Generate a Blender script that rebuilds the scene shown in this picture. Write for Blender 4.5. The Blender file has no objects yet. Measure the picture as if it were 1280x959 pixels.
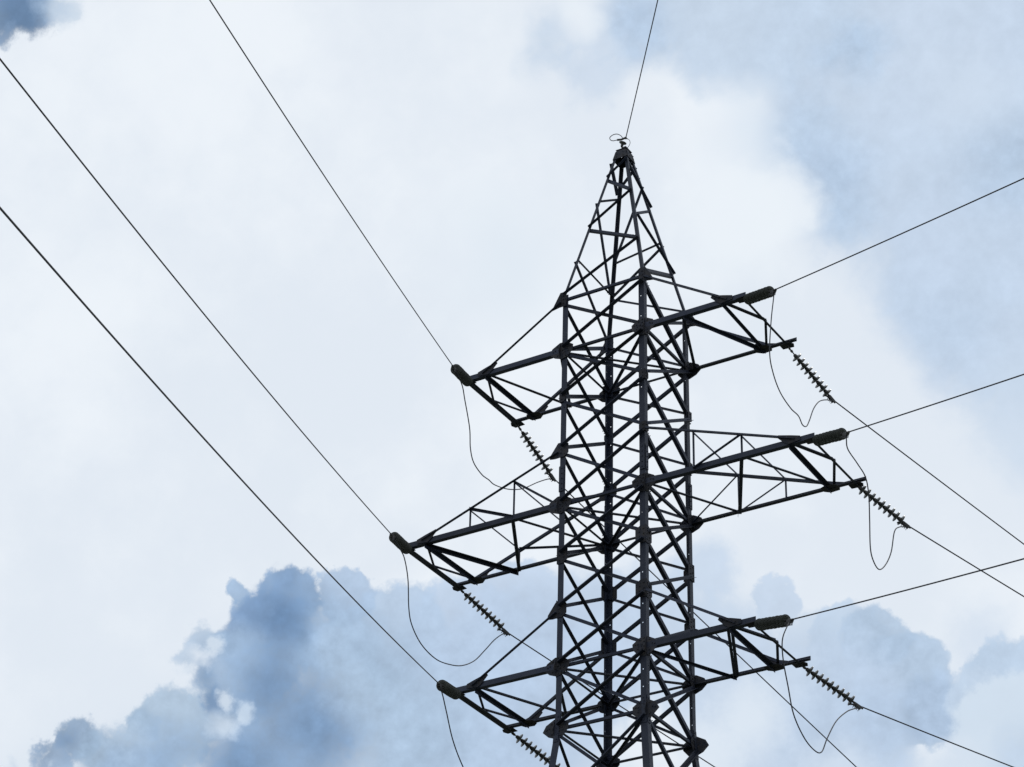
import bpy, bmesh, math, random
from mathutils import Vector, Matrix
R = math.radians
random.seed(7)
scene = bpy.context.scene
COL = scene.collection

# ------------------------------------------------------------------ camera
cam_d = bpy.data.cameras.new('camera')
cam_d.sensor_width = 36.0
cam_d.lens = 87.86
cam_d.clip_start = 0.1
cam_d.clip_end = 20000
cam = bpy.data.objects.new('camera', cam_d)
COL.objects.link(cam)
fw = Vector((-0.45325686, 0.72061673, 0.52466155))
rt = Vector((0.85370754, 0.52024598, 0.0229688))
up = Vector((0.25640136, -0.45831828, 0.851001))
cam.matrix_world = Matrix(((rt.x, up.x, -fw.x, 23.862), (rt.y, up.y, -fw.y, -42.859),
                           (rt.z, up.z, -fw.z, 1.601), (0, 0, 0, 1)))
scene.camera = cam
scene.render.resolution_x, scene.render.resolution_y = 1024, 767
scene.view_settings.view_transform = 'Standard'
scene.view_settings.look = 'None'
scene.view_settings.exposure = 0
scene.view_settings.gamma = 1

# ------------------------------------------------------------------ sun behind the overcast
SUN_AZ, SUN_EL = -22.0, 58.0          # compass azimuth from +Y towards +X, elevation
sd = bpy.data.lights.new('sun', 'SUN')
sd.energy = 0.8
sd.angle = R(12)
sd.color = (1.0, 0.95, 0.88)
sun = bpy.data.objects.new('sun', sd)
COL.objects.link(sun)
sv = Vector((math.sin(R(SUN_AZ)) * math.cos(R(SUN_EL)), math.cos(R(SUN_AZ)) * math.cos(R(SUN_EL)), math.sin(R(SUN_EL))))
sun.rotation_euler = (-sv).to_track_quat('-Z', 'Y').to_euler()

# ------------------------------------------------------------------ sky: clouds placed by azimuth / elevation
def srgb(r, g, b):
    f = lambda c: (c / 255 / 12.92) if c / 255 <= 0.04045 else ((c / 255 + 0.055) / 1.055) ** 2.4
    return (f(r), f(g), f(b), 1)

# every puff: kind (h heaped, v veil), azimuth, elevation, angular radius (degrees), colour, edge softness, opacity
PUFFS = [
    ('v', -10.96, 37.09, 7.70, (196, 213, 233), 0.60, 0.90),
    ('v', -11.63, 44.17, 7.34, (198, 214, 234), 0.70, 0.90),
    ('v', -40.07, 18.64, 6.05, (172, 195, 219), 0.60, 0.90),
    ('v', -31.61, 18.67, 5.87, (184, 204, 226), 0.60, 0.90),
    ('v', -23.17, 18.84, 5.50, (190, 208, 229), 0.60, 0.90),
    ('v', -48.91, 40.23, 2.38, (150, 174, 203), 0.80, 0.90),
    ('v', -46.87, 19.77, 3.67, (196, 212, 231), 0.80, 0.90),
    ('v', -17.94, 38.37, 6.79, (196, 213, 233), 0.32, 0.90),
    ('v', -25.55, 41.39, 3.67, (194, 212, 232), 0.30, 0.90),
    ('v', -18.73, 33.77, 3.85, (197, 214, 234), 0.40, 0.90),
    ('v', -18.68, 30.51, 2.02, (203, 219, 237), 0.60, 0.70),
    ('v', -23.53, 36.18, 2.02, (180, 202, 227), 0.90, 0.85),
    ('v', -23.17, 34.98, 1.10, (182, 204, 228), 0.95, 0.50),
    ('v', -24.12, 37.57, 1.28, (184, 205, 228), 0.90, 0.60),
    ('v', -22.65, 38.93, 1.10, (170, 193, 218), 0.90, 0.60),
    ('v', -21.82, 39.27, 0.83, (176, 198, 222), 0.90, 0.50),
    ('v', -28.91, 39.68, 1.38, (178, 200, 225), 0.95, 0.80),
    ('v', -18.11, 36.23, 2.02, (180, 202, 226), 0.95, 0.70),
    ('v', -20.32, 32.81, 2.02, (190, 209, 231), 0.90, 0.60),
    ('v', -31.26, 39.31, 1.10, (190, 209, 230), 0.90, 0.65),
    ('v', -30.31, 38.60, 0.92, (196, 213, 233), 0.90, 0.60),
    ('v', -29.97, 39.90, 0.73, (238, 245, 251), 0.90, 0.70),
    ('v', -25.71, 37.63, 1.47, (224, 235, 246), 0.95, 0.70),
    ('v', -25.11, 35.98, 1.38, (238, 245, 251), 0.70, 0.85),
    ('v', -26.48, 35.11, 2.20, (238, 245, 251), 0.80, 0.85),
    ('v', -19.11, 37.94, 1.83, (208, 223, 240), 0.95, 0.70),
    ('v', -21.50, 36.51, 2.02, (198, 215, 235), 0.90, 0.50),
    ('v', -32.71, 34.56, 2.38, (226, 236, 245), 0.90, 0.70),
    ('v', -20.57, 34.64, 1.65, (200, 216, 236), 0.90, 0.50),
    ('h', -27.11, 27.36, 1.10, (202, 218, 237), 0.60, 0.85),
    ('h', -25.30, 26.57, 0.66, (200, 216, 235), 0.22, 0.90),
    ('h', -24.53, 25.77, 0.92, (206, 221, 238), 0.40, 0.90),
    ('h', -23.55, 25.52, 1.14, (196, 214, 234), 0.15, 0.90),
    ('h', -22.86, 25.71, 0.88, (182, 203, 226), 0.22, 0.90),
    ('h', -22.17, 24.79, 1.17, (178, 200, 224), 0.20, 0.90),
    ('h', -21.78, 24.06, 0.92, (176, 198, 222), 0.20, 0.90),
    ('h', -28.75, 26.01, 2.02, (198, 215, 235), 0.50, 0.90),
    ('h', -30.37, 25.64, 2.20, (196, 213, 234), 0.30, 0.90),
    ('h', -26.75, 25.27, 2.02, (200, 216, 235), 0.50, 0.90),
    ('h', -25.60, 24.00, 2.38, (198, 214, 234), 0.50, 0.90),
    ('h', -23.66, 23.59, 2.02, (196, 213, 233), 0.40, 0.90),
    ('h', -31.71, 26.43, 1.21, (197, 214, 235), 0.15, 0.90),
    ('h', -33.31, 25.75, 1.56, (192, 210, 232), 0.25, 0.90),
    ('h', -31.95, 24.34, 3.12, (188, 207, 230), 0.40, 0.90),
    ('h', -34.94, 25.87, 1.28, (182, 203, 227), 0.20, 0.90),
    ('h', -36.31, 26.63, 0.73, (174, 196, 222), 0.20, 0.90),
    ('h', -33.53, 23.76, 3.12, (184, 204, 228), 0.50, 0.90),
    ('h', -24.00, 24.50, 2.02, (190, 208, 230), 0.70, 0.85),
    ('h', -22.66, 23.92, 1.28, (182, 202, 226), 0.80, 0.80),
    ('h', -25.07, 24.88, 1.28, (204, 219, 236), 0.95, 0.70),
    ('h', -26.19, 24.01, 1.47, (226, 236, 246), 0.90, 0.85),
    ('h', -24.09, 22.80, 1.10, (212, 225, 240), 0.80, 0.80),
    ('h', -27.09, 23.30, 1.14, (226, 236, 246), 0.80, 0.80),
    ('h', -21.44, 24.13, 1.03, (178, 199, 224), 0.40, 0.95),
    ('h', -20.28, 25.59, 1.28, (206, 220, 237), 0.95, 0.60),
    ('h', -19.61, 24.45, 1.21, (186, 206, 228), 0.20, 0.90),
    ('h', -20.41, 24.17, 0.92, (196, 213, 232), 0.30, 0.80),
    ('h', -19.66, 23.33, 1.61, (212, 226, 240), 0.20, 0.95),
    ('h', -21.11, 22.79, 0.95, (216, 228, 241), 0.70, 0.95),
    ('h', -19.47, 22.97, 1.10, (190, 208, 229), 0.90, 0.70),
    ('h', -37.68, 26.49, 0.81, (138, 166, 199), 0.25, 0.95),
    ('h', -39.02, 26.51, 0.28, (152, 178, 207), 0.50, 0.90),
    ('h', -38.84, 26.11, 0.37, (150, 176, 206), 0.50, 0.90),
    ('h', -38.47, 25.82, 0.62, (140, 168, 200), 0.45, 0.90),
    ('h', -38.13, 25.43, 1.25, (130, 158, 193), 0.30, 0.95),
    ('h', -36.84, 25.60, 1.65, (148, 175, 205), 0.80, 0.90),
    ('h', -35.77, 24.75, 2.02, (166, 190, 215), 0.90, 0.90),
    ('h', -34.50, 23.36, 2.38, (172, 195, 219), 0.90, 0.80),
    ('h', -39.67, 25.41, 0.51, (176, 197, 220), 0.50, 0.80),
    ('h', -40.07, 24.98, 0.33, (184, 203, 224), 0.60, 0.80),
    ('h', -38.76, 24.66, 1.38, (156, 181, 209), 0.40, 0.90),
    ('h', -40.30, 23.31, 1.10, (176, 198, 220), 0.22, 0.90),
    ('h', -37.65, 23.30, 2.38, (146, 172, 202), 0.60, 0.90),
    ('h', -42.54, 22.93, 0.61, (146, 171, 199), 0.35, 0.90),
    ('h', -43.19, 22.74, 0.37, (140, 165, 195), 0.60, 0.90),
    ('h', -43.04, 22.49, 0.59, (152, 176, 204), 0.40, 0.90),
    ('h', -43.82, 22.22, 0.33, (196, 212, 230), 0.90, 0.60),
    ('h', -41.75, 22.52, 0.95, (162, 186, 211), 0.40, 0.90),
    ('h', -40.99, 23.42, 0.44, (166, 189, 213), 0.50, 0.90),
    ('h', -41.02, 21.99, 1.28, (158, 182, 209), 0.50, 0.90),
    ('h', -37.84, 25.99, 1.14, (104, 136, 174), 0.95, 0.85),
    ('h', -38.41, 26.23, 0.55, (120, 149, 184), 0.90, 0.60),
    ('h', -38.06, 24.62, 1.01, (112, 143, 180), 0.95, 0.70),
    ('h', -36.88, 23.61, 1.65, (116, 147, 183), 0.95, 0.80),
    ('h', -39.42, 24.13, 0.40, (122, 151, 186), 0.70, 0.85),
    ('h', -39.71, 24.60, 0.44, (134, 162, 194), 0.70, 0.70),
    ('h', -40.25, 22.94, 0.92, (138, 165, 196), 0.90, 0.60),
    ('h', -38.56, 22.52, 1.47, (116, 147, 183), 0.90, 0.80),
    ('h', -42.77, 22.91, 0.40, (126, 153, 186), 0.90, 0.70),
    ('h', -37.76, 26.96, 0.44, (124, 153, 188), 0.90, 0.60),
    ('h', -39.81, 24.99, 0.40, (226, 235, 245), 0.98, 0.85),
    ('h', -39.49, 25.33, 0.29, (216, 228, 240), 0.98, 0.80),
    ('h', -39.13, 24.15, 0.28, (216, 228, 240), 0.98, 0.80),
    ('h', -40.11, 24.69, 0.26, (222, 232, 243), 0.95, 0.70),
    ('h', -39.17, 23.56, 0.55, (204, 219, 235), 0.95, 0.90),
    ('h', -38.63, 23.90, 0.33, (206, 221, 236), 0.95, 0.70),
    ('h', -36.24, 25.63, 1.10, (172, 195, 220), 0.95, 0.70),
    ('h', -35.95, 24.38, 0.92, (178, 200, 223), 0.95, 0.60),
    ('h', -41.33, 23.03, 0.55, (182, 202, 223), 0.95, 0.60),
    ('h', -43.18, 22.43, 0.26, (196, 212, 229), 0.90, 0.60),
    ('h', -46.98, 39.15, 1.06, (104, 133, 166), 0.35, 0.95),
    ('h', -46.43, 38.91, 0.73, (102, 131, 165), 0.50, 0.90),
    ('h', -45.88, 39.13, 0.55, (146, 170, 197), 0.90, 0.80),
    ('h', -46.94, 38.33, 0.37, (126, 152, 183), 0.70, 0.85),
    ('h', -45.37, 39.10, 0.55, (190, 208, 227), 0.98, 0.70),
    ('h', -45.06, 39.05, 0.17, (206, 220, 234), 0.95, 0.60),
]

world = bpy.data.worlds.new('World')
scene.world = world
world.use_nodes = True
world.cycles.sampling_method = 'MANUAL'
world.cycles.sample_map_resolution = 256
nt = world.node_tree
N, LK = nt.nodes, nt.links
N.clear()
def node(t, **kw):
    n = N.new(t)
    for k, v in kw.items(): setattr(n, k, v)
    return n
def setin(sock, v):
    if hasattr(v, 'is_linked') or isinstance(v, bpy.types.NodeSocket): LK.new(v, sock)
    else: sock.default_value = v
def M(op, a, b=None, c=None, clamp=False):
    n = node('ShaderNodeMath', operation=op, use_clamp=clamp)
    setin(n.inputs[0], a)
    if b is not None: setin(n.inputs[1], b)
    if c is not None: setin(n.inputs[2], c)
    return n.outputs[0]
def V(op, a, b=None, s=None):
    n = node('ShaderNodeVectorMath', operation=op)
    setin(n.inputs[0], a)
    if b is not None: setin(n.inputs[1], b)
    if s is not None: setin(n.inputs['Scale'], s)
    return n.outputs['Value'] if op in ('DISTANCE', 'DOT_PRODUCT', 'LENGTH') else n.outputs[0]
def noise(vec, scale, detail=4, rough=0.5, out='Fac', off=(0, 0, 0)):
    n = node('ShaderNodeTexNoise')
    v = V('ADD', vec, off)
    LK.new(v, n.inputs['Vector'])
    n.inputs['Scale'].default_value = scale
    n.inputs['Detail'].default_value = detail
    n.inputs['Roughness'].default_value = rough
    return n.outputs[out]
def sstep(x, a, b):
    n = node('ShaderNodeMapRange', interpolation_type='SMOOTHSTEP')
    setin(n.inputs[0], x)
    n.inputs[1].default_value = a; n.inputs[2].default_value = b
    return n.outputs[0]
def mixc(fac, a, b):
    n = node('ShaderNodeMix', data_type='RGBA')
    setin(n.inputs[0], fac); setin(n.inputs[6], a); setin(n.inputs[7], b)
    return n.outputs[2]
tc = node('ShaderNodeTexCoord')
D0 = V('NORMALIZE', tc.outputs['Generated'])
def warp(vec, scale, amp, detail, off):
    c = V('SUBTRACT', noise(vec, scale, detail, 0.55, 'Color', off), (0.5, 0.5, 0.5))
    return V('ADD', vec, V('SCALE', c, s=amp))
def field(vec, blobs, k=0.15):
    acc = None
    for az, el, rad in blobs:
        a, e = R(az), R(el)
        c = (math.sin(a) * math.cos(e), math.cos(a) * math.cos(e), math.sin(e))
        f = M('MULTIPLY_ADD', V('DISTANCE', vec, c), -1 / R(rad), 1.0)
        acc = f if acc is None else M('SMOOTH_MAX', acc, f, k)
    return acc
DC = warp(warp(D0, 40, 0.010, 2, (3, 1, 2)), 130, 0.0042, 3, (7, 4, 1))      # billowing heaps
DS = warp(D0, 14, 0.045, 4, (1, 8, 5))                                        # soft drifting veils
def cells(vec, scale, off):
    n = node('ShaderNodeTexVoronoi', feature='F1')
    LK.new(V('ADD', vec, off), n.inputs['Vector'])
    n.inputs['Scale'].default_value = scale
    return M('SUBTRACT', 0.5, n.outputs['Distance'])
fine = M('SUBTRACT', noise(D0, 170, 5, 0.6, off=(1, 1, 3)), 0.5)
mid = M('SUBTRACT', noise(DC, 45, 5, 0.58, off=(9, 2, 6)), 0.5)
big = noise(DS, 8, 3, 0.5, off=(4, 4, 0))
CR = M('MULTIPLY_ADD', cells(DC, 85, (.3, .1, .7)), 0.0020, M('MULTIPLY_ADD', cells(DC, 210, (.7, .9, .2)), 0.0009, M('MULTIPLY_ADD', fine, 0.0100, M('MULTIPLY', mid, 0.0090))))
SR = M('MULTIPLY', mid, 0.028)
c = mixc(sstep(M('MULTIPLY_ADD', mid, 0.35, big), 0.33, 0.68), srgb(228, 236, 245), srgb(240, 246, 252))
# beyond the part of the sky described puff by puff: broken grey-blue overcast all round
away = sstep(V('DOT_PRODUCT', D0, tuple(fw)), 0.955, 0.88)
bank = noise(DS, 3.2, 6, 0.55, off=(2, 7, 1))
c = mixc(M('MULTIPLY', M('MULTIPLY', sstep(bank, 0.46, 0.62), 0.85), away), c, mixc(sstep(mid, -.12, .12), srgb(158, 182, 210), srgb(196, 212, 232)))
for kind, az, el, rad, col_, soft, alpha in PUFFS:
    a_, e_ = R(az), R(el)
    ctr = (math.sin(a_) * math.cos(e_), math.cos(a_) * math.cos(e_), math.sin(e_))
    vec, rag = (DC, CR) if kind == 'h' else (DS, SR)
    # signed angular depth inside the puff
    f = M('SUBTRACT', rag, V('DISTANCE', vec, ctr))
    n_ = node('ShaderNodeMapRange', interpolation_type='SMOOTHSTEP')
    LK.new(f, n_.inputs[0])
    n_.inputs[1].default_value = -R(rad); n_.inputs[2].default_value = -R(rad) * (1 - soft)
    n_.inputs[3].default_value = 0.0; n_.inputs[4].default_value = alpha
    c = mixc(n_.outputs[0], c, srgb(*col_))
# light and dark mottling inside the clouds only
lum = V('DOT_PRODUCT', c, (0.2126, 0.7152, 0.0722))
inside = sstep(lum, 0.80, 0.45)
mott = M('MULTIPLY_ADD', M('MULTIPLY', M('MULTIPLY_ADD', mid, 0.75, M('MULTIPLY', fine, 0.6)), inside), 0.85, 1.0)
c = V('SCALE', c, s=mott)
# brighter towards the veiled sun, dimmer on the far side of the sky
glow = M('MULTIPLY_ADD', sstep(V('DOT_PRODUCT', D0, tuple(sv)), -0.6, 0.6), 0.45, 0.55)
c = V('SCALE', c, s=glow)
bg_cloud = node('ShaderNodeBackground'); LK.new(c, bg_cloud.inputs[0]); bg_cloud.inputs[1].default_value = 1.0
sky = node('ShaderNodeTexSky', sky_type='NISHITA')
sky.sun_disc = False
sky.sun_elevation = R(SUN_EL)
sky.sun_rotation = R(SUN_AZ)
bg_sky = node('ShaderNodeBackground'); LK.new(sky.outputs[0], bg_sky.inputs[0]); bg_sky.inputs[1].default_value = 0.1
mx = node('ShaderNodeMixShader'); mx.inputs[0].default_value = 0.95
LK.new(bg_sky.outputs[0], mx.inputs[1]); LK.new(bg_cloud.outputs[0], mx.inputs[2])
wo = node('ShaderNodeOutputWorld'); LK.new(mx.outputs[0], wo.inputs[0])

# ------------------------------------------------------------------ materials
def material(name, base, rough=0.6, metal=0.0, var=None, vscale=6.0, bump=0.0, bscale=60.0, trans=0.0, ior=1.5, spec=0.5):
    m = bpy.data.materials.new(name)
    m.use_nodes = True
    t = m.node_tree; b = t.nodes['Principled BSDF']
    b.inputs['Roughness'].default_value = rough
    b.inputs['Metallic'].default_value = metal
    b.inputs['Transmission Weight'].default_value = trans
    b.inputs['IOR'].default_value = ior
    b.inputs['Specular IOR Level'].default_value = spec
    b.inputs['Base Color'].default_value = (*base, 1)
    tcn = t.nodes.new('ShaderNodeTexCoord')
    if var:
        no = t.nodes.new('ShaderNodeTexNoise'); no.inputs['Scale'].default_value = vscale
        no.inputs['Detail'].default_value = 8; no.inputs['Roughness'].default_value = 0.65
        t.links.new(tcn.outputs['Object'], no.inputs['Vector'])
        cr = t.nodes.new('ShaderNodeValToRGB')
        cr.color_ramp.elements[0].position = 0.38; cr.color_ramp.elements[0].color = (*base, 1)
        cr.color_ramp.elements[1].position = 0.66; cr.color_ramp.elements[1].color = (*var, 1)
        t.links.new(no.outputs['Fac'], cr.inputs[0])
        # every bar has weathered a little differently
        oi = t.nodes.new('ShaderNodeObjectInfo'); mr = t.nodes.new('ShaderNodeMapRange')
        mr.inputs[3].default_value = 0.72; mr.inputs[4].default_value = 1.45
        hs_ = t.nodes.new('ShaderNodeHueSaturation')
        t.links.new(oi.outputs['Random'], mr.inputs[0]); t.links.new(mr.outputs[0], hs_.inputs['Value'])
        t.links.new(cr.outputs[0], hs_.inputs['Color']); t.links.new(hs_.outputs[0], b.inputs['Base Color'])
    if bump:
        n2 = t.nodes.new('ShaderNodeTexNoise'); n2.inputs['Scale'].default_value = bscale; n2.inputs['Detail'].default_value = 4
        t.links.new(tcn.outputs['Object'], n2.inputs['Vector'])
        bp = t.nodes.new('ShaderNodeBump'); bp.inputs['Strength'].default_value = bump; bp.inputs['Distance'].default_value = 0.01
        t.links.new(n2.outputs['Fac'], bp.inputs['Height']); t.links.new(bp.outputs[0], b.inputs['Normal'])
    return m
STEEL = material('weathered_steel', (0.019, 0.025, 0.048), 0.58, 0.0, (0.034, 0.040, 0.060), 5, 0.2, 50, spec=0.35)
STEEL_DARK = material('weathered_steel_brace', (0.016, 0.022, 0.044), 0.6, 0.0, (0.030, 0.035, 0.055), 7, 0.2, 50, spec=0.3)
PLATE = material('rusty_plate', (0.024, 0.028, 0.042), 0.7, 0.0, (0.056, 0.050, 0.050), 9, 0.3, 40, spec=0.25)
HARDWARE = material('hardware_steel', (0.06, 0.06, 0.065), 0.5, 0.4, (0.09, 0.085, 0.08), 20)
GLASS = material('toughened_glass', (0.095, 0.102, 0.090), 0.28, 0.0, None, trans=0.35, ior=1.5, spec=0.35)
WIRE = material('aluminium_wire', (0.020, 0.022, 0.028), 0.6, 0.2, (0.032, 0.033, 0.038), 3)
CONCRETE = material('concrete', (0.32, 0.31, 0.29), 0.9, 0.0, (0.24, 0.235, 0.22), 4, 0.4, 30)
GRASS = material('meadow', (0.050, 0.060, 0.036), 0.95, 0.0, (0.078, 0.076, 0.055), 0.35, 0.5, 8)

# ------------------------------------------------------------------ helpers
def link(name, me, mat=None, parent=None):
    o = bpy.data.objects.new(name, me)
    COL.objects.link(o)
    if me is not None and mat is not None and not me.materials: me.materials.append(mat)
    if parent: o.parent = parent
    return o
def finish(bm, name, smooth=False):
    me = bpy.data.meshes.new(name)
    bmesh.ops.recalc_face_normals(bm, faces=bm.faces)
    if smooth:
        for f in bm.faces: f.smooth = True
    bm.to_mesh(me); bm.free()
    return me
def build(name, bm, mat, parent=None, smooth=False):
    return link(name, finish(bm, name, smooth), mat, parent)
def empty(name, loc=(0, 0, 0)):
    o = bpy.data.objects.new(name, None); COL.objects.link(o); o.location = loc; o.empty_display_size = 0.3
    return o
def tag(o, label=None, cat=None, group=None, kind=None):
    if label: o['label'] = label
    if cat: o['category'] = cat
    if group: o['group'] = group
    if kind: o['kind'] = kind
    return o
def prism(bm, prof, A, B, e1, e2):
    """extrude the closed profile (list of (a, b) in the e1/e2 frame) from A to B"""
    v0 = [bm.verts.new(A + e1 * a + e2 * b) for a, b in prof]
    v1 = [bm.verts.new(B + e1 * a + e2 * b) for a, b in prof]
    n = len(prof)
    for i in range(n):
        bm.faces.new((v0[i], v0[(i + 1) % n], v1[(i + 1) % n], v1[i]))
    bm.faces.new(v0[::-1]); bm.faces.new(v1)
def frame(A, B, n1, n2):
    d = (B - A).normalized()
    e1 = (n1 - d * n1.dot(d)).normalized()
    e2 = d.cross(e1)
    if e2.dot(n2) < 0: e2 = -e2
    return d, e1, e2
def angle(bm, A, B, s, t, n1, n2, centre=True):
    """rolled steel angle: flange of width s along n1, other flange along n2"""
    A, B, n1, n2 = Vector(A), Vector(B), Vector(n1), Vector(n2)
    d, e1, e2 = frame(A, B, n1, n2)
    o = -e1 * s / 2 if centre else Vector()
    r = t * 0.6
    prism(bm, [(0, 0), (s, 0), (s, t - r * .4), (s - r * .4, t), (t + r, t), (t, t + r), (t, s - r * .4), (t - r * .4, s), (0, s)], A + o, B + o, e1, e2)
def box(bm, A, B, e1, e2, a0, a1, b0, b1):
    prism(bm, [(a0, b0), (a1, b0), (a1, b1), (a0, b1)], A, B, e1, e2)
def hexbolt(bm, P, n, u, r=0.017, h=0.018):
    n = Vector(n).normalized(); u = Vector(u); u = (u - n * u.dot(n)).normalized(); v = n.cross(u)
    prism(bm, [(math.cos(i * math.pi / 3) * r, math.sin(i * math.pi / 3) * r) for i in range(6)], Vector(P), Vector(P) + n * h, u, v)
def tube(bm, pts, r, seg=8, closed=False):
    pts = [Vector(p) for p in pts]
    rings = []
    ref = Vector((0.13, 0.27, 1)).normalized()
    for i, p in enumerate(pts):
        if closed: d = pts[(i + 1) % len(pts)] - pts[i - 1]
        else: d = pts[min(i + 1, len(pts) - 1)] - pts[max(i - 1, 0)]
        d.normalize()
        a = (ref - d * ref.dot(d)).normalized(); b = d.cross(a); ref = a
        rings.append([bm.verts.new(p + (a * math.cos(2 * math.pi * k / seg) + b * math.sin(2 * math.pi * k / seg)) * r) for k in range(seg)])
    m = len(rings)
    for i in range(m if closed else m - 1):
        for k in range(seg):
            bm.faces.new((rings[i][k], rings[i][(k + 1) % seg], rings[(i + 1) % m][(k + 1) % seg], rings[(i + 1) % m][k]))
    if not closed:
        bm.faces.new(rings[0][::-1]); bm.faces.new(rings[-1])
def lathe(bm, prof, seg=20, closed=False):
    """revolve (r, z) points about local Z"""
    rings = []
    for r, z in prof:
        rings.append([bm.verts.new((r * math.cos(2 * math.pi * k / seg), r * math.sin(2 * math.pi * k / seg), z)) for k in range(seg)])
    n = len(rings)
    for i in range(n if closed else n - 1):
        for k in range(seg):
            bm.faces.new((rings[i][k], rings[i][(k + 1) % seg], rings[(i + 1) % n][(k + 1) % seg], rings[(i + 1) % n][k]))
    if not closed:
        bm.faces.new(rings[0][::-1]); bm.faces.new(rings[-1])
def smooth_path(pts, n=8):
    P = [Vector(p) for p in pts]; P = [P[0] * 2 - P[1]] + P + [P[-1] * 2 - P[-2]]
    out = []
    for i in range(1, len(P) - 2):
        for j in range(n):
            t = j / n
            out.append(0.5 * ((2 * P[i]) + (P[i + 1] - P[i - 1]) * t + (2 * P[i - 1] - 5 * P[i] + 4 * P[i + 1] - P[i + 2]) * t * t
                              + (-P[i - 1] + 3 * P[i] - 3 * P[i + 1] + P[i + 2]) * t ** 3))
    out.append(P[-2])
    return out

# ------------------------------------------------------------------ ground
bm = bmesh.new()
S, n = 6000.0, 60
grid = [[bm.verts.new((x, y, (0.0 if math.hypot(x, y) < 80 else min(1, (math.hypot(x, y) - 80) / 300) * (6 * math.sin(x / 310 + 1) * math.cos(y / 270)) - 0.0))) 
         for y in [(-1 + 2 * j / n) ** 3 * S for j in range(n + 1)]] for x in [(-1 + 2 * i / n) ** 3 * S for i in range(n + 1)]]
for i in range(n):
    for j in range(n):
        bm.faces.new((grid[i][j], grid[i + 1][j], grid[i + 1][j + 1], grid[i][j + 1]))
tag(build('ground', bm, GRASS, smooth=True), kind='structure')

# ------------------------------------------------------------------ the tower
W = 1.098                                    # half width of the square body
ZA1, ZA, ZA2, ZA3, ZB, ZB1, ZB2, ZC, ZD = 33.90, 32.50, 31.22, 29.86, 28.444, 27.17, 25.86, 24.50, 23.06
SPREAD = 0.105                               # the foot below ZD widens by this much per metre
ZTOP, WTOP = 38.49, 0.135
LEAN = -0.045                                # the peak stands a little out of true
CORNER_SIGN = dict(L=(-1, -1), F=(1, -1), B=(-1, 1), R=(1, 1))
def half(z):
    if z < ZD: return W + (ZD - z) * SPREAD
    if z <= ZA1: return W
    return W + (WTOP - W) * (z - ZA1) / (ZTOP - ZA1)
def corner(k, z):
    sx, sy = CORNER_SIGN[k]; h = half(z)
    return Vector((sx * h + (LEAN * (z - ZA1) / (ZTOP - ZA1) if z > ZA1 else 0), sy * h, z))
tower = empty('transmission_tower')
tag(tower, 'tall dark steel lattice transmission tower with six cross arms and a pointed peak', 'transmission tower')

def holed_flange(bm, A, B, e1, e2, a0, a1, t, holes):
    """flange with open bolt holes, e1 across, e2 through the thickness"""
    d = (B - A).normalized(); L = (B - A).length; hw = 0.014; c0 = (a0 + a1) / 2 + 0.01
    pos = 0.0
    for h in holes:
        if h - hw <= pos or h + hw >= L: continue
        box(bm, A + d * pos, A + d * (h - hw), e1, e2, a0, a1, 0, t)
        box(bm, A + d * (h - hw), A + d * (h + hw), e1, e2, a0, c0 - hw, 0, t)
        box(bm, A + d * (h - hw), A + d * (h + hw), e1, e2, c0 + hw, a1, 0, t)
        pos = h + hw
    box(bm, A + d * pos, B, e1, e2, a0, a1, 0, t)
LEG_HOLES = [0.62, 1.02, 2.1, 2.55, 3.3, 4.15, 4.75, 5.5, 6.4, 6.95, 7.95, 8.45, 9.3, 9.85, 10.4]
legs = {}
for k, (sx, sy) in CORNER_SIGN.items():
    bm = bmesh.new()
    ix, iy = Vector((-sx, 0, 0)), Vector((0, -sy, 0))
    A, B = corner(k, ZD), corner(k, ZA1 + 0.12)
    off = random.uniform(-0.15, 0.15)
    hs = [h + off for h in LEG_HOLES]
    s, t = 0.140, 0.012
    holed_flange(bm, A, B, ix, iy, 0, s, t, hs)
    holed_flange(bm, A, B, iy, ix, t, s, t, [h + 0.09 for h in hs])
    A2 = corner(k, 0.35)
    d, e1, e2 = frame(A2, A, ix, iy)
    prism(bm, [(0, 0), (.16, 0), (.16, .014), (.014, .014), (.014, .16), (0, .16)], A2, A, e1, e2)
    # splice angles riveted outside the joints
    for zc in (ZD, 29.1):
        for e, f in ((ix, iy), (iy, ix)):
            a, b = corner(k, zc - .32), corner(k, zc + .32)
            box(bm, a, b, e, -f, 0.012, 0.125, 0.0015, 0.0115)
            for q in range(5):
                P = corner(k, zc - .26 + q * .13) + e * .075 - f * .0115
                hexbolt(bm, P, -f, (0, 0, 1))
    legs[k] = build('leg', bm, STEEL, tower)
    bm = bmesh.new()
    A, B = corner(k, ZA1 - 0.02), corner(k, ZTOP)
    angle(bm, A, B, 0.078, 0.008, ix, iy, centre=False)
    legs[k + 'p'] = build('peak_leg', bm, STEEL, tower)

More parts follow.
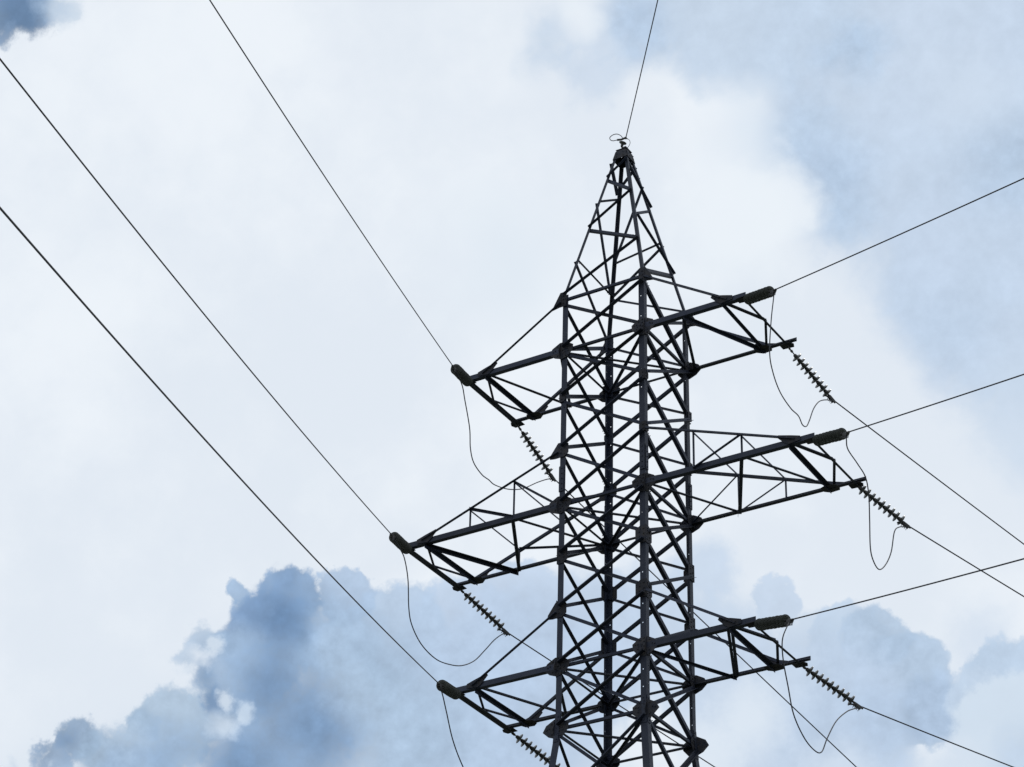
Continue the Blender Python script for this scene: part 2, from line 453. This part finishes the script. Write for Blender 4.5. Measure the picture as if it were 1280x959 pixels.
# outward normal and the two corners of every face
FACES = dict(near=('L', 'F', Vector((0, -1, 0))), far=('B', 'R', Vector((0, 1, 0))),
             left=('L', 'B', Vector((-1, 0, 0))), right=('F', 'R', Vector((1, 0, 0))))
def face_bar(A, B, n, s, t, side, name, mat=STEEL_DARK, parent=None):
    """an angle bar lying on a face: side +1 just outside the legs, -1 just inside them"""
    A, B = Vector(A), Vector(B)
    d = (B - A).normalized(); inpl = n.cross(d)
    if inpl.z < 0: inpl = -inpl
    bm = bmesh.new()
    o = n * (0.0135 if side > 0 else -0.0165)
    angle(bm, A + o, B + o, s, t, inpl, n * side)
    for P in (A, B):                           # bolt pair at each end
        for q in (0.09, 0.16):
            v = (B - A).normalized() * (q if P is A else -q)
            hexbolt(bm, P + v + n * (0.0135 + (t if side > 0 else 0) + 0.0005) , n, (0, 0, 1), 0.013, 0.012)
    return build(name, bm, mat, parent or tower)
def shrink(A, B, a=0.06):
    d = (B - A).normalized()
    return A + d * a, B - d * a
levels = [ZA1, ZA, ZA2, ZA3, ZB, ZB1, ZB2, ZC, ZD]
for i in range(len(levels) - 1):
    zt, zb = levels[i] - (0.06 if i else 0.1), levels[i + 1] + 0.06
    for nm, (a, b, n_) in FACES.items():
        # rising bar (towards the second corner) and falling bar
        heavy = dict(near=.108, far=.072, left=.080, right=.082)[nm]
        light = dict(near=.066, far=.064, left=.090, right=.092)[nm]
        A, B = shrink(corner(a, zb), corner(b, zt)); face_bar(A, B, n_, heavy, 0.008, 1, 'diagonal_brace')
        A, B = shrink(corner(a, zt), corner(b, zb)); face_bar(A, B, n_, light, 0.007, -1, 'diagonal_brace')
for z in (ZA1, ZA, ZB, ZC, ZD):
    for nm, (a, b, n_) in FACES.items():
        if z == ZA1 and nm != 'near' : continue
        A, B = shrink(corner(a, z), corner(b, z), 0.02)
        face_bar(A, B, n_, 0.062, 0.007, -1, 'horizontal_strut')
for z in (ZA, ZB, ZC, ZD):
    for q, (a, b) in enumerate((('L', 'R'), ('B', 'F'))):
        A, B = shrink(corner(a, z - 0.05 - q * 0.02), corner(b, z - 0.05 - q * 0.02), 0.15)
        bm = bmesh.new()
        angle(bm, A, B, 0.062, 0.007, (B - A).cross(Vector((0, 0, 1))), (0, 0, -1 if q else 1))
        build('diaphragm_brace', bm, STEEL_DARK, tower)
# lower body down to the footings
zl = [ZD, 20.9, 18.4, 15.5, 12.1, 8.2, 4.2, 0.5]
for i in range(len(zl) - 1):
    for nm, (a, b, n_) in FACES.items():
        A, B = shrink(corner(a, zl[i + 1]), corner(b, zl[i] - .08)); face_bar(A, B, n_, 0.085, 0.008, 1, 'lower_brace')
        A, B = shrink(corner(a, zl[i] - .08), corner(b, zl[i + 1])); face_bar(A, B, n_, 0.075, 0.008, -1, 'lower_brace')
for k in CORNER_SIGN:
    bm = bmesh.new()
    c0 = corner(k, 0.3)
    for (h0, h1, z0, z1) in ((0.75, 0.75, -0.6, 0.12), (0.42, 0.32, 0.12, 0.36)):
        lo = [bm.verts.new((c0.x + sx * h0, c0.y + sy * h0, z0)) for sx, sy in ((-1, -1), (1, -1), (1, 1), (-1, 1))]
        hi = [bm.verts.new((c0.x + sx * h1, c0.y + sy * h1, z1)) for sx, sy in ((-1, -1), (1, -1), (1, 1), (-1, 1))]
        bm.faces.new(lo[::-1]); bm.faces.new(hi)
        for q in range(4): bm.faces.new((lo[q], lo[(q + 1) % 4], hi[(q + 1) % 4], hi[q]))
    build('footing', bm, CONCRETE, tower)

# bracing of the peak: (corner, z) to (corner, z) as it is laid out on the four faces
PEAK = [('near', 'L', 34.05, 'F', 35.20, .072, 1), ('near', 'L', 36.05, 'F', 35.24, .062, -1), ('near', 'L', 36.09, 'F', 36.95, .066, 1),
        ('near', 'L', 37.62, 'F', 36.98, .060, -1), ('near', 'L', 37.66, 'F', 38.15, .060, 1),
        ('left', 'L', 38.15, 'B', 37.55, .055, 1), ('left', 'L', 36.91, 'B', 37.45, .050, -1), ('left', 'L', 36.88, 'B', 35.10, .042, 1),
        ('left', 'L', 35.12, 'B', 35.06, .050, -1), ('left', 'L', 35.08, 'B', 34.00, .042, 1),
        ('right', 'F', 37.75, 'R', 36.95, .060, 1), ('right', 'F', 36.08, 'R', 36.90, .050, -1), ('right', 'F', 36.04, 'R', 35.12, .062, 1),
        ('right', 'F', 34.10, 'R', 35.10, .072, -1), ('right', 'F', 38.20, 'R', 37.7, .050, -1),
        ('far', 'B', 35.92, 'R', 37.60, .042, 1), ('far', 'B', 35.84, 'R', 36.00, .050, -1), ('far', 'B', 35.04, 'R', 35.94, .042, 1),
        ('far', 'B', 34.98, 'R', 34.10, .046, -1), ('far', 'B', 37.75, 'R', 38.15, .046, 1)]
for fn, a, za, b, zb, s, side in PEAK:
    n0 = FACES[fn][2]
    A, B = shrink(corner(a, za), corner(b, zb), 0.01)
    tilt = (W - WTOP) / (ZTOP - ZA1)
    n_ = (n0 + Vector((0, 0, tilt))).normalized()
    face_bar(A, B, n_, s * 1.15, 0.006, side, 'peak_brace')
# cap of the peak
bm = bmesh.new()
for nm, (a, b, n0) in FACES.items():
    tv = (corner(b, ZTOP) - corner(a, ZTOP)).normalized()
    h0, h1 = half(ZTOP - 0.26), 0.12
    zlo, zhi = ZTOP - 0.26, ZTOP + 0.05
    P = lambda q, h, z: Vector((LEAN, 0, 0)) + n0 * (h + 0.011) + tv * q * (h + (0.010 if nm in ('near', 'far') else -0.004)) + Vector((0, 0, z))
    inn = [P(-1, h0, zlo), P(1, h0, zlo), P(1, h1 + .02, zhi - .06), P(1, h1 - .02, zhi), P(-1, h1 - .02, zhi), P(-1, h1 + .02, zhi - .06)]
    v0 = [bm.verts.new(p) for p in inn]; v1 = [bm.verts.new(p + n0 * 0.010) for p in inn]
    m_ = len(inn)
    for i in range(m_): bm.faces.new((v0[i], v0[(i + 1) % m_], v1[(i + 1) % m_], v1[i]))
    bm.faces.new(v0[::-1]); bm.faces.new(v1)
    for q in (-1, 1):
        for zz in (zlo + .06, zlo + .15):
            hexbolt(bm, Vector((LEAN, 0, 0)) + n0 * (half(zz) * .6 + .085 + .021) + tv * q * 0.09 + Vector((0, 0, zz)), n0, (0, 0, 1), 0.014, 0.014)
box(bm, Vector((LEAN, 0, ZTOP + 0.052)), Vector((LEAN, 0, ZTOP + 0.066)), Vector((1, 0, 0)), Vector((0, 1, 0)), -0.15, 0.15, -0.14, 0.14)
build('peak_cap', bm, PLATE, tower)

# gusset plates at the leg nodes
def plate(poly, origin, ex, ez, n, t, bolts, parent, name='gusset_plate', mat=PLATE):
    bm = bmesh.new()
    f = lambda p, o: origin + ex * p[0] + ez * p[1] + n * o
    v0 = [bm.verts.new(f(p, 0.0015)) for p in poly]; v1 = [bm.verts.new(f(p, t)) for p in poly]
    m_ = len(poly)
    for i in range(m_): bm.faces.new((v0[i], v0[(i + 1) % m_], v1[(i + 1) % m_], v1[i]))
    bm.faces.new(v0[::-1]); bm.faces.new(v1)
    for p in bolts: hexbolt(bm, f(p, t), n, ez)
    return build(name, bm, mat, parent)
BIG = [(-.30, -.04), (-.22, .10), (-.02, .21), (.15, .20), (.33, .08), (.32, -.05), (.19, -.20), (.02, -.24), (-.16, -.17)]
SIDE = [(-.10, -.05), (-.02, .19), (.10, .19), (.24, .08), (.24, -.06), (.12, -.20), (-.02, -.22)]
MED = [(-.02, .21), (.13, .21), (.25, .13), (.25, -.13), (.13, -.21), (-.02, -.21)]
SMALL = [(-.02, .12), (.09, .12), (.15, .06), (.15, -.06), (.09, -.12), (-.02, -.12)]
WEDGE = [(-.27, -.24), (-.03, .20), (.10, .20), (.15, .02), (.12, -.20), (-.05, -.20)]
WEDGE2 = [(-.24, -.20), (-.22, -.10), (-.03, .17), (.18, .17), (.24, .10), (.24, -.13), (.13, -.21), (-.10, -.22)]
def bolts_of(kind):
    if kind is WEDGE2: kind = WEDGE
    if kind is BIG: return [(-.2, 0), (-.14, .02), (.05, .18), (.05, .1), (.05, -.1), (.05, -.18), (.05, 0), (.2, .06), (.26, .06), (.2, -.05), (.16, .15), (.14, -.17), (-.08, .12), (-.08, -.12), (.11, .04), (.11, -.06)]
    if kind is SIDE: return [(.05, .13), (.05, .05), (.05, -.04), (.05, -.13), (.15, .06), (.19, 0), (.12, -.10)]
    if kind is WEDGE: return [(.05, .1), (.05, 0), (.05, -.1), (-.14, -.12)]
    return [(.05, -.13), (.05, 0), (.05, .13), (.15, .06), (.15, -.06)] if kind is MED else [(.05, .05), (.05, -.05)]
for k, (sx, sy) in CORNER_SIGN.items():
    for z, kf, ks in ((ZA1, WEDGE, SMALL), (ZA, BIG, SIDE), (ZA3, WEDGE if False else SMALL, SMALL), (ZB, BIG, SIDE), (ZB1, MED, MED), (ZB2, MED, MED), (ZC, BIG, SIDE), (ZD, BIG, SIDE), (ZA2, SMALL, SMALL)):
        if z == ZB2 or (z == ZA3 and k in 'LB'): kf = WEDGE2
        if z == ZB2 and k in 'FR': kf = MED
        P = corner(k, z)
        plate(kf, P, Vector((-sx, 0, 0)), Vector((0, 0, 1)), Vector((0, sy, 0)), 0.012, bolts_of(kf), legs[k])
        plate(ks, P, Vector((0, -sy, 0)), Vector((0, 0, 1)), Vector((sx, 0, 0)), 0.012, bolts_of(ks), legs[k])

# ------------------------------------------------------------------ cross arms
ARM_LEVELS = {'U': (ZA, ZA1, 3.60), 'M': (ZB, ZA3, 5.10), 'C': (ZC, ZB2, 3.60)}
def arm(level, s):
    z, zu, L = ARM_LEVELS[level]
    xa = L - 0.50
    near, far = -W, W
    a = empty('cross_arm', (0, 0, z)); a.parent = tower
    fx = lambda x: s * x
    yo = {near: -1, far: 1}
    # bottom chords, heel on the body face
    for y, ext in ((near, 0.06), (far, 0.24)):
        o = Vector((0, yo[y] * 0.0135, 0))
        wdt = 0.125 if y == near else 0.105
        bm = bmesh.new()
        angle(bm, Vector((fx(W + .01), y, z)) + o, Vector((fx(L + (ext if s > 0 or y == near else 0.14)), y, z)) + o, wdt, 0.011, (0, 0, 1), (0, -yo[y], 0))
        build('bottom_chord', bm, STEEL, a)
    # upper chords come down to the bottom chords before the tip
    upper = lambda x: zu - 0.06 + (z + 0.09 - zu + 0.06) * (x - W) / (xa - W)
    for y in (near, far):
        o = Vector((0, yo[y] * 0.0135, 0))
        bm = bmesh.new()
        angle(bm, Vector((fx(W + .01), y, upper(W))) + o, Vector((fx(xa + .12), y, upper(xa + .12))) + o, 0.064, 0.007, (0, 0, 1), (0, yo[y], 0))
        build('upper_chord', bm, STEEL, a)
    def bar(A, B, w, side, n):
        A, B = Vector(A), Vector(B); n = Vector(n)
        d = (B - A).normalized()
        b_ = bmesh.new(); off = n * (0.014 if side > 0 else -0.020)
        angle(b_, A + off, B + off, w, 0.006, n.cross(d), n * side)
        build('brace', b_, STEEL_DARK, a)
    zb = z - 0.055
    def flat(x0, y0, x1, y1, w=0.062, side=-1): bar((fx(x0), y0, zb), (fx(x1), y1, zb), w, side, (0, 0, -1))
    def face(y, x0, b0, x1, b1, w=0.045, side=-1):
        zf = lambda x, b: upper(x) if b else z
        bar((fx(x0), y, zf(x0, b0)), (fx(x1), y, zf(x1, b1)), w, side, (0, yo[y], 0))
    def top(x0, y0, x1, y1, w=0.042): bar((fx(x0), y0, upper(x0)), (fx(x1), y1, upper(x1)), w, -1, (0, 0, 1))
    # tip beam across the arm end: two angles back to back
    for q in ((1,) if s > 0 else (-1, 1)):
        b_ = bmesh.new()
        wt = .058 if s > 0 else .070
        angle(b_, (fx(L - .02 + q * .012), near - .02, zb - .03), (fx(L - .02 + q * .012), far + .02, zb - .03), wt, 0.008, (0, 0, 1), (q * s, 0, 0))
        build('tip_beam', b_, STEEL, a)
    flat(xa, near, L, 0.0, 0.095 if s > 0 else .055); flat(L, 0.0, xa - .02, far, 0.060)
    flat(xa, near, xa - .05, far, 0.062 if (level, s) == ('U', 1) else .092, 1)
    if level in 'UC':
        if (level, s) == ('U', 1):
            flat(2.12, near, xa - .02, far, 0.075, 1); flat(2.08, near, W + .14, far, 0.070)
        else:
            flat(xa, near, 2.12, far, 0.070, -1); flat(W, near, 2.12, far, 0.060, 1)
        if (level, s) == ('C', 1): flat(xa - .08, near, 2.06, far, 0.06, 1)
    else:
        x1, x2 = 2.28, 3.44
        face(near, x1, 1, x1, 0, .05); face(near, x1, 0, x2, 1, .062, 1); face(near, x2, 1, x2, 0, .05)
        top(x1, near, x1, far)
        top(x2, near, x2, far)
        if s > 0:
            flat(W, near, x1, far, .062); flat(x2, near, x1, far, 0.085, 1); flat(x2, near, xa - .02, far, .062)
            face(far, x1, 1, W, 0, .04); face(far, x1, 0, x2, 1, .04, 1); face(far, x2, 1, x2, 0, .045); face(far, x1, 1, x1, 0, .045)
        else:
            face(near, x1, 1, W, 0, .05)
            flat(x1, near, W, far, .062); flat(x1, near, x2, far, .075, 1); flat(xa, near, x2, far, .095, 1)
            face(far, x2, 1, W, 0, .045); face(far, x2, 1, x2, 0, .045)
    # node plates near the tip
    X, Z, Yn, Yf = Vector((s, 0, 0)), Vector((0, 0, 1)), Vector((0, -1, 0)), Vector((0, 1, 0))
    tip = [(-.30, .15), (-.27, .20), (.02, .12), (.24, .05), (.24, -.05), (-.05, -.08), (-.16, .0)]
    plate(tip, Vector((fx(xa), near, z + .02)) + Yn * .026, X, Z, Yn, 0.010, [(-.2, .11), (-.1, .08), (0, .04), (.1, .02)], a, 'node_plate')
    plate(tip, Vector((fx(xa - .04), far, z + .02)) + Yf * .026, X, Z, Yf, 0.010, [(-.2, .11), (-.1, .08), (0, .04), (.1, .02)], a, 'node_plate')
    hp = [(-.20, -.13), (-.05, -.19), (.14, -.15), (.20, .0), (.14, .14), (-.08, .16), (-.20, .06)]
    plate(hp, Vector((fx(xa - .04), far - .10, zb - .032)), X, Vector((0, 1, 0)), -Z, 0.010, [(0, 0), (.08, 0), (-.08, 0)], a, 'node_plate')
    for y in (near, far):
        plate([(-.15, -.10), (.12, -.12), (.17, .0), (.12, .12), (-.15, .10)], Vector((fx(L), y, zb - .045)), X, Vector((0, 1, 0)), -Z, 0.012, [(0, 0.05), (0, -.05)], a, 'end_plate')
        b_ = bmesh.new()
        tube(b_, [Vector((fx(L), y, zb - .05)), Vector((fx(L), y, zb + .01))], .02, 8)
        build('hanger_bolt', b_, HARDWARE, a)
    for ch in a.children: ch.location.z = -z
    return a
for lv in 'UMC':
    for s in (1, -1): arm(lv, s)

# ------------------------------------------------------------------ insulator strings
def disc_meshes():
    bm = bmesh.new()
    lathe(bm, [(.036, .000), (.060, .004), (.095, .012), (.126, .026), (.1275, .030), (.124, .031), (.094, .021), (.091, .029), (.086, .019), (.066, .015),
               (.062, .025), (.056, .014), (.034, .012)], 28)
    glass = finish(bm, 'insulator_disc', True); glass.materials.append(GLASS)
    bm = bmesh.new()
    lathe(bm, [(.018, -.078), (.024, -.070), (.034, -.064), (.042, -.050), (.044, -.026), (.050, -.010), (.048, .003), (.030, .020), (.016, .030), (.015, .062), (.018, .066)], 14)
    cap = finish(bm, 'metal_cap', True); cap.materials.append(HARDWARE)
    return glass, cap
DISC, CAP = disc_meshes()
bm = bmesh.new()
tube(bm, [(0.03 * math.sin(t), 0, 0.035 - 0.045 * math.cos(t)) for t in [i * math.pi / 6 for i in range(12)]], 0.009, 6, True)
tube(bm, [(0, 0, .06), (0, 0, .11)], .016, 8)
tube(bm, [(0, 0.028 * math.sin(t), 0.125 + 0.034 * math.cos(t)) for t in [i * math.pi / 6 for i in range(12)]], 0.009, 6, True)
SHACKLE = finish(bm, 'shackle', True); SHACKLE.materials.append(HARDWARE)
def clamp_mesh():
    bm = bmesh.new()
    ex, ey = Vector((1, 0, 0)), Vector((0, 1, 0))
    tube(bm, [(0, 0, -.04), (0, 0, .05)], .016, 8)
    tube(bm, [(0, 0, .03), (0, 0, .30)], .024, 10)
    prism(bm, [(-.03, -.028), (.03, -.028), (.045, .03), (-.045, .03)], Vector((0, -.03, .07)), Vector((0, -.03, .25)), ex, ey)
    for q in range(4):
        zz = .09 + q * .045
        tube(bm, [(-.028, -.055, zz), (-.028, -.11, zz)], .008, 6)
        tube(bm, [(.028, -.055, zz), (.028, -.11, zz)], .008, 6)
    tube(bm, [(0, -.03, .12), (0, -.075, .03), (0, -.12, -.03)], .020, 8)
    me = finish(bm, 'strain_clamp', False); me.materials.append(HARDWARE)
    return me
CLAMP = clamp_mesh()
def string(A, E, label, count=9, pitch=0.137):
    A, E = Vector(A), Vector(E)
    d = (E - A).normalized(); L = (E - A).length
    root = empty('insulator_string', A)
    # local Z runs from the arm to the wire, local -Y hangs down
    x = d.cross(Vector((0, 0, -1))).normalized(); y = d.cross(x)
    if y.z < 0: y = -y; x = -x
    root.rotation_euler = Matrix((x, y, d)).transposed().to_euler() if x.cross(y).dot(d) > 0 else Matrix((-x, y, d)).transposed().to_euler()
    tag(root, label, 'insulator string', 'insulator strings on the cross arms')
    link('shackle', SHACKLE, None, root)
    z0 = max(0.10, L - .16 - count * pitch)
    for i in range(count):
        o = link('insulator_disc', DISC, None, root); o.location = (random.uniform(-.003, .003), random.uniform(-.003, .003), z0 + .08 + i * pitch)
        c = link('metal_cap', CAP, None, o)
    cl = link('strain_clamp', CLAMP, None, root); cl.location = (0, 0, L - .30 + 0.12)
    b_ = bmesh.new(); tube(b_, [(0, 0, .10), (0, 0, z0 + .03)], .014, 8)
    tube(b_, [(0, 0, .5 * (.10 + z0) - .02), (0, 0, .5 * (.10 + z0) + .03)], .030, 8)
    build('link_rod', b_, HARDWARE, root)
    b_ = bmesh.new(); tube(b_, [(0, 0, z0 + count * pitch - .02), (0, 0, L - .12)], .014, 8)
    build('extension_link', b_, HARDWARE, root)
    return root
STRINGS = {
    'UR': ((3.600,-1.046,32.500), (4.727,-1.924,31.779), (3.600,1.046,32.500), (4.060,2.419,31.533)),
    'MR': ((5.100,-1.046,28.444), (6.245,-1.935,27.765), (5.100,1.046,28.444), (5.760,2.182,27.704)),
    'LR': ((3.600,-1.046,24.500), (4.802,-1.892,23.867), (3.600,1.046,24.500), (4.387,2.223,23.735)),
    'UL': ((-3.600,-1.046,32.500), (-3.135,-2.468,31.931), (-3.600,1.046,32.500), (-3.362,2.398,31.498)),
    'ML': ((-5.100,-1.046,28.444), (-4.593,-2.479,27.943), (-5.100,1.046,28.444), (-4.561,2.379,27.622)),
    'LL': ((-3.600,-1.046,24.500), (-3.150,-2.492,23.983), (-3.600,1.046,24.500), (-2.923,2.336,23.708)),
}
NEAR_WIRES = {
    'UR': ((4.727,-1.924,31.779), 121.608, -0.3),
    'MR': ((6.245,-1.935,27.765), 121.452, -0.3),
    'LR': ((4.802,-1.892,23.867), 124.520, -0.3),
    'UL': ((-3.135,-2.468,31.931), 157.860, -0.3),
    'ML': ((-4.593,-2.479,27.943), 156.196, -0.3),
    'LL': ((-3.150,-2.492,23.983), 155.552, -0.3),
}
FAR_WIRES = {
    'UR': ((4.060,2.419,31.533), 11.578, -0.08),
    'MR': ((5.760,2.182,27.704), 11.814, 0.00),
    'LR': ((4.387,2.223,23.735), 12.166, 0.08),
    'UL': ((-3.362,2.398,31.498), 12.186, -0.32),
    'ML': ((-4.561,2.379,27.622), 11.548, -0.12),
    'LL': ((-2.923,2.336,23.708), 12.000, -0.05),
}
JUMPERS = {
    'UR': [(4.730,-1.945,31.579), (4.767,-2.188,30.853), (4.799,-2.393,29.921), (4.771,-2.214,29.530), (4.698,-1.740,29.312), (4.586,-1.007,29.336), (4.495,-0.417,29.472), (4.452,-0.134,29.410), (4.404,0.176,29.545), (4.361,0.455,29.865), (4.305,0.823,30.362), (4.229,1.315,30.833), (4.135,1.931,31.230)],
    'MR': [(6.248,-1.963,27.579), (6.239,-1.887,27.393), (6.165,-1.261,27.389), (6.104,-0.737,27.343), (6.085,-0.582,26.987), (6.091,-0.627,26.398), (6.098,-0.690,25.715), (6.078,-0.516,25.487), (6.034,-0.143,25.484), (5.975,0.354,25.837), (5.918,0.840,26.376), (5.877,1.188,27.028), (5.830,1.591,27.347)],
    'LR': [(4.823,-2.098,23.632), (4.854,-2.411,23.194), (4.854,-2.408,22.763), (4.832,-2.186,22.293), (4.805,-1.922,21.809), (4.749,-1.363,21.547), (4.689,-0.769,21.514), (4.645,-0.332,21.655), (4.606,0.057,22.106), (4.544,0.670,22.727), (4.472,1.386,23.239), (4.416,1.937,23.542)],
    'UL': [(-3.153,-2.081,31.692), (-3.161,-1.910,31.355), (-3.174,-1.648,30.747), (-3.177,-1.579,30.253), (-3.185,-1.412,29.960), (-3.202,-1.032,29.839), (-3.218,-0.695,29.863), (-3.230,-0.430,29.870), (-3.255,0.098,30.030), (-3.278,0.592,30.257), (-3.297,1.015,30.512), (-3.326,1.637,30.979), (-3.351,2.155,31.330)],
    'ML': [(-4.591,-2.109,27.731), (-4.590,-1.935,27.568), (-4.589,-1.771,27.139), (-4.588,-1.686,26.479), (-4.587,-1.529,26.113), (-4.584,-1.119,25.814), (-4.580,-0.526,25.707), (-4.576,0.061,25.812), (-4.573,0.552,25.995), (-4.570,1.043,26.319), (-4.567,1.468,26.760), (-4.564,1.866,27.196), (-4.562,2.206,27.486)],
    'LL': [(-3.144,-2.363,23.793), (-3.136,-2.194,23.452), (-3.124,-1.926,22.911), (-3.106,-1.546,22.467), (-3.081,-1.019,22.057), (-3.045,-0.261,21.923), (-3.002,0.654,22.093), (-2.966,1.420,22.733), (-2.944,1.884,23.429)],
}

where = dict(UR='upper right', MR='middle right', LR='lower right', UL='upper left', ML='middle left', LL='lower left')
for k, (An, En, Af, Ef) in STRINGS.items():
    zc = -0.11
    string(Vector(An) + Vector((0, 0, zc)), En, 'stubby foreshortened insulator string on the near corner of the %s cross arm' % where[k], 8, 0.160)
    string(Vector(Af) + Vector((0, 0, zc)), Ef, 'spiky side-on insulator string slanting down right from the %s cross arm' % where[k])

# ------------------------------------------------------------------ wires
def wire(name, E, az, slope, c, length, r, label, cat, group=None):
    a = R(az); pts = []
    n = 90
    for i in range(n + 1):
        s_ = length * (i / n) ** 1.3 - 0.1
        pts.append(Vector(E) + Vector((math.sin(a) * s_, math.cos(a) * s_, slope * s_ + c * s_ * s_)))
    bm = bmesh.new(); tube(bm, pts, r, 8)
    o = build(name, bm, WIRE, None, True)
    return tag(o, label, cat, group)
far_label = dict(UR='thin conductor sloping down right from the far string of the upper right arm',
                 MR='thin conductor sloping down right from the far string of the middle right arm',
                 LR='thin conductor sloping down right from the far string of the lower right arm',
                 UL='thin conductor from the upper left arm passing behind the tower legs to the lower right',
                 ML='thin conductor from the middle left arm passing low behind the tower legs',
                 LL='thin conductor leaving the far string of the lower left arm')
near_label = dict(UR='conductor rising right from the upper right arm, highest of the right-hand wires',
                  MR='conductor rising right from the middle right arm between two other wires',
                  LR='conductor rising right from the lower right arm, lowest of the rising wires',
                  UL='steep conductor rising left from the upper left arm to the top of the view',
                  ML='long conductor rising left from the middle left arm, middle of the left-hand wires',
                  LL='long conductor rising left from the lower left arm, lowest of the left-hand wires')
NEAR_R = dict(UR=.0138, MR=.0138, LR=.0138, UL=.0110, ML=.0120, LL=.0125)
for k, (E, az, sl) in NEAR_WIRES.items():
    wire('conductor_wire', E, az, sl, 0.0008, 72, NEAR_R[k], near_label[k], 'power line', 'conductors of the power line')
for k, (E, az, sl) in FAR_WIRES.items():
    wire('conductor_wire', E, az, sl, 0.0006, 150, 0.0150, far_label[k], 'power line', 'conductors of the power line')
for k, pts in JUMPERS.items():
    a, b = Vector(STRINGS[k][1]), Vector(STRINGS[k][3])
    P = [a + Vector((0, 0, -.03))] + [Vector(p) for p in pts] + [b + Vector((0, 0, -.06))]
    bm = bmesh.new(); tube(bm, smooth_path(P), 0.0130, 8)
    tag(build('jumper_wire', bm, WIRE, None, True), 'slack jumper wire looping under the %s cross arm' % where[k], 'jumper wire', 'jumper loops under the cross arms')

# earth wire and its fitting on the peak
top = Vector((LEAN, 0, ZTOP + 0.066))
fit = empty('earth_wire_fitting', top)
tag(fit, 'small clamp with a curled wire tail on top of the tower peak', 'wire fitting')
bm = bmesh.new()
tube(bm, [(0, 0, 0), (0, 0, .12)], .03, 10)
tube(bm, [(-.06, 0, .12), (.06, 0, .12)], .022, 8)
build('bracket', bm, HARDWARE, fit)
o = link('insulator_disc', DISC, None, fit); o.location = (-.03, -.02, .22); o.rotation_euler = (0, R(18), 0); o.scale = (.75, .75, 1.2)
link('metal_cap', CAP, None, o)
bm = bmesh.new()
tube(bm, [(-.15, -.07, .36), (-.04, -.05, .345), (.09, -.06, .35)], .026, 8)
tube(bm, [(.09, -.06, .35), (.12, -.05, .30)], .016, 8)
build('wire_clamp', bm, HARDWARE, fit)
bm = bmesh.new()
tube(bm, smooth_path([(.0, -.05, .36), (-.06, -.05, .47), (-.16, -.06, .55), (-.27, -.07, .56), (-.35, -.08, .50), (-.33, -.08, .42), (-.26, -.07, .375), (-.16, -.07, .36)]), .010, 6)
build('wire_tail', bm, WIRE, fit)
bm = bmesh.new()
tube(bm, smooth_path([(.10, -.05, .33), (.17, -.04, .26), (.19, -.03, .17), (.15, -.03, .08), (.06, -.02, .03)]), .007, 6)
build('bonding_wire', bm, HARDWARE, fit)
wire('earth_wire', top + Vector((.09, -.06, .35)), 145.954, -0.3, 0.0006, 72, 0.0125, 'single thin earth wire rising steeply from the peak of the tower', 'earth wire')
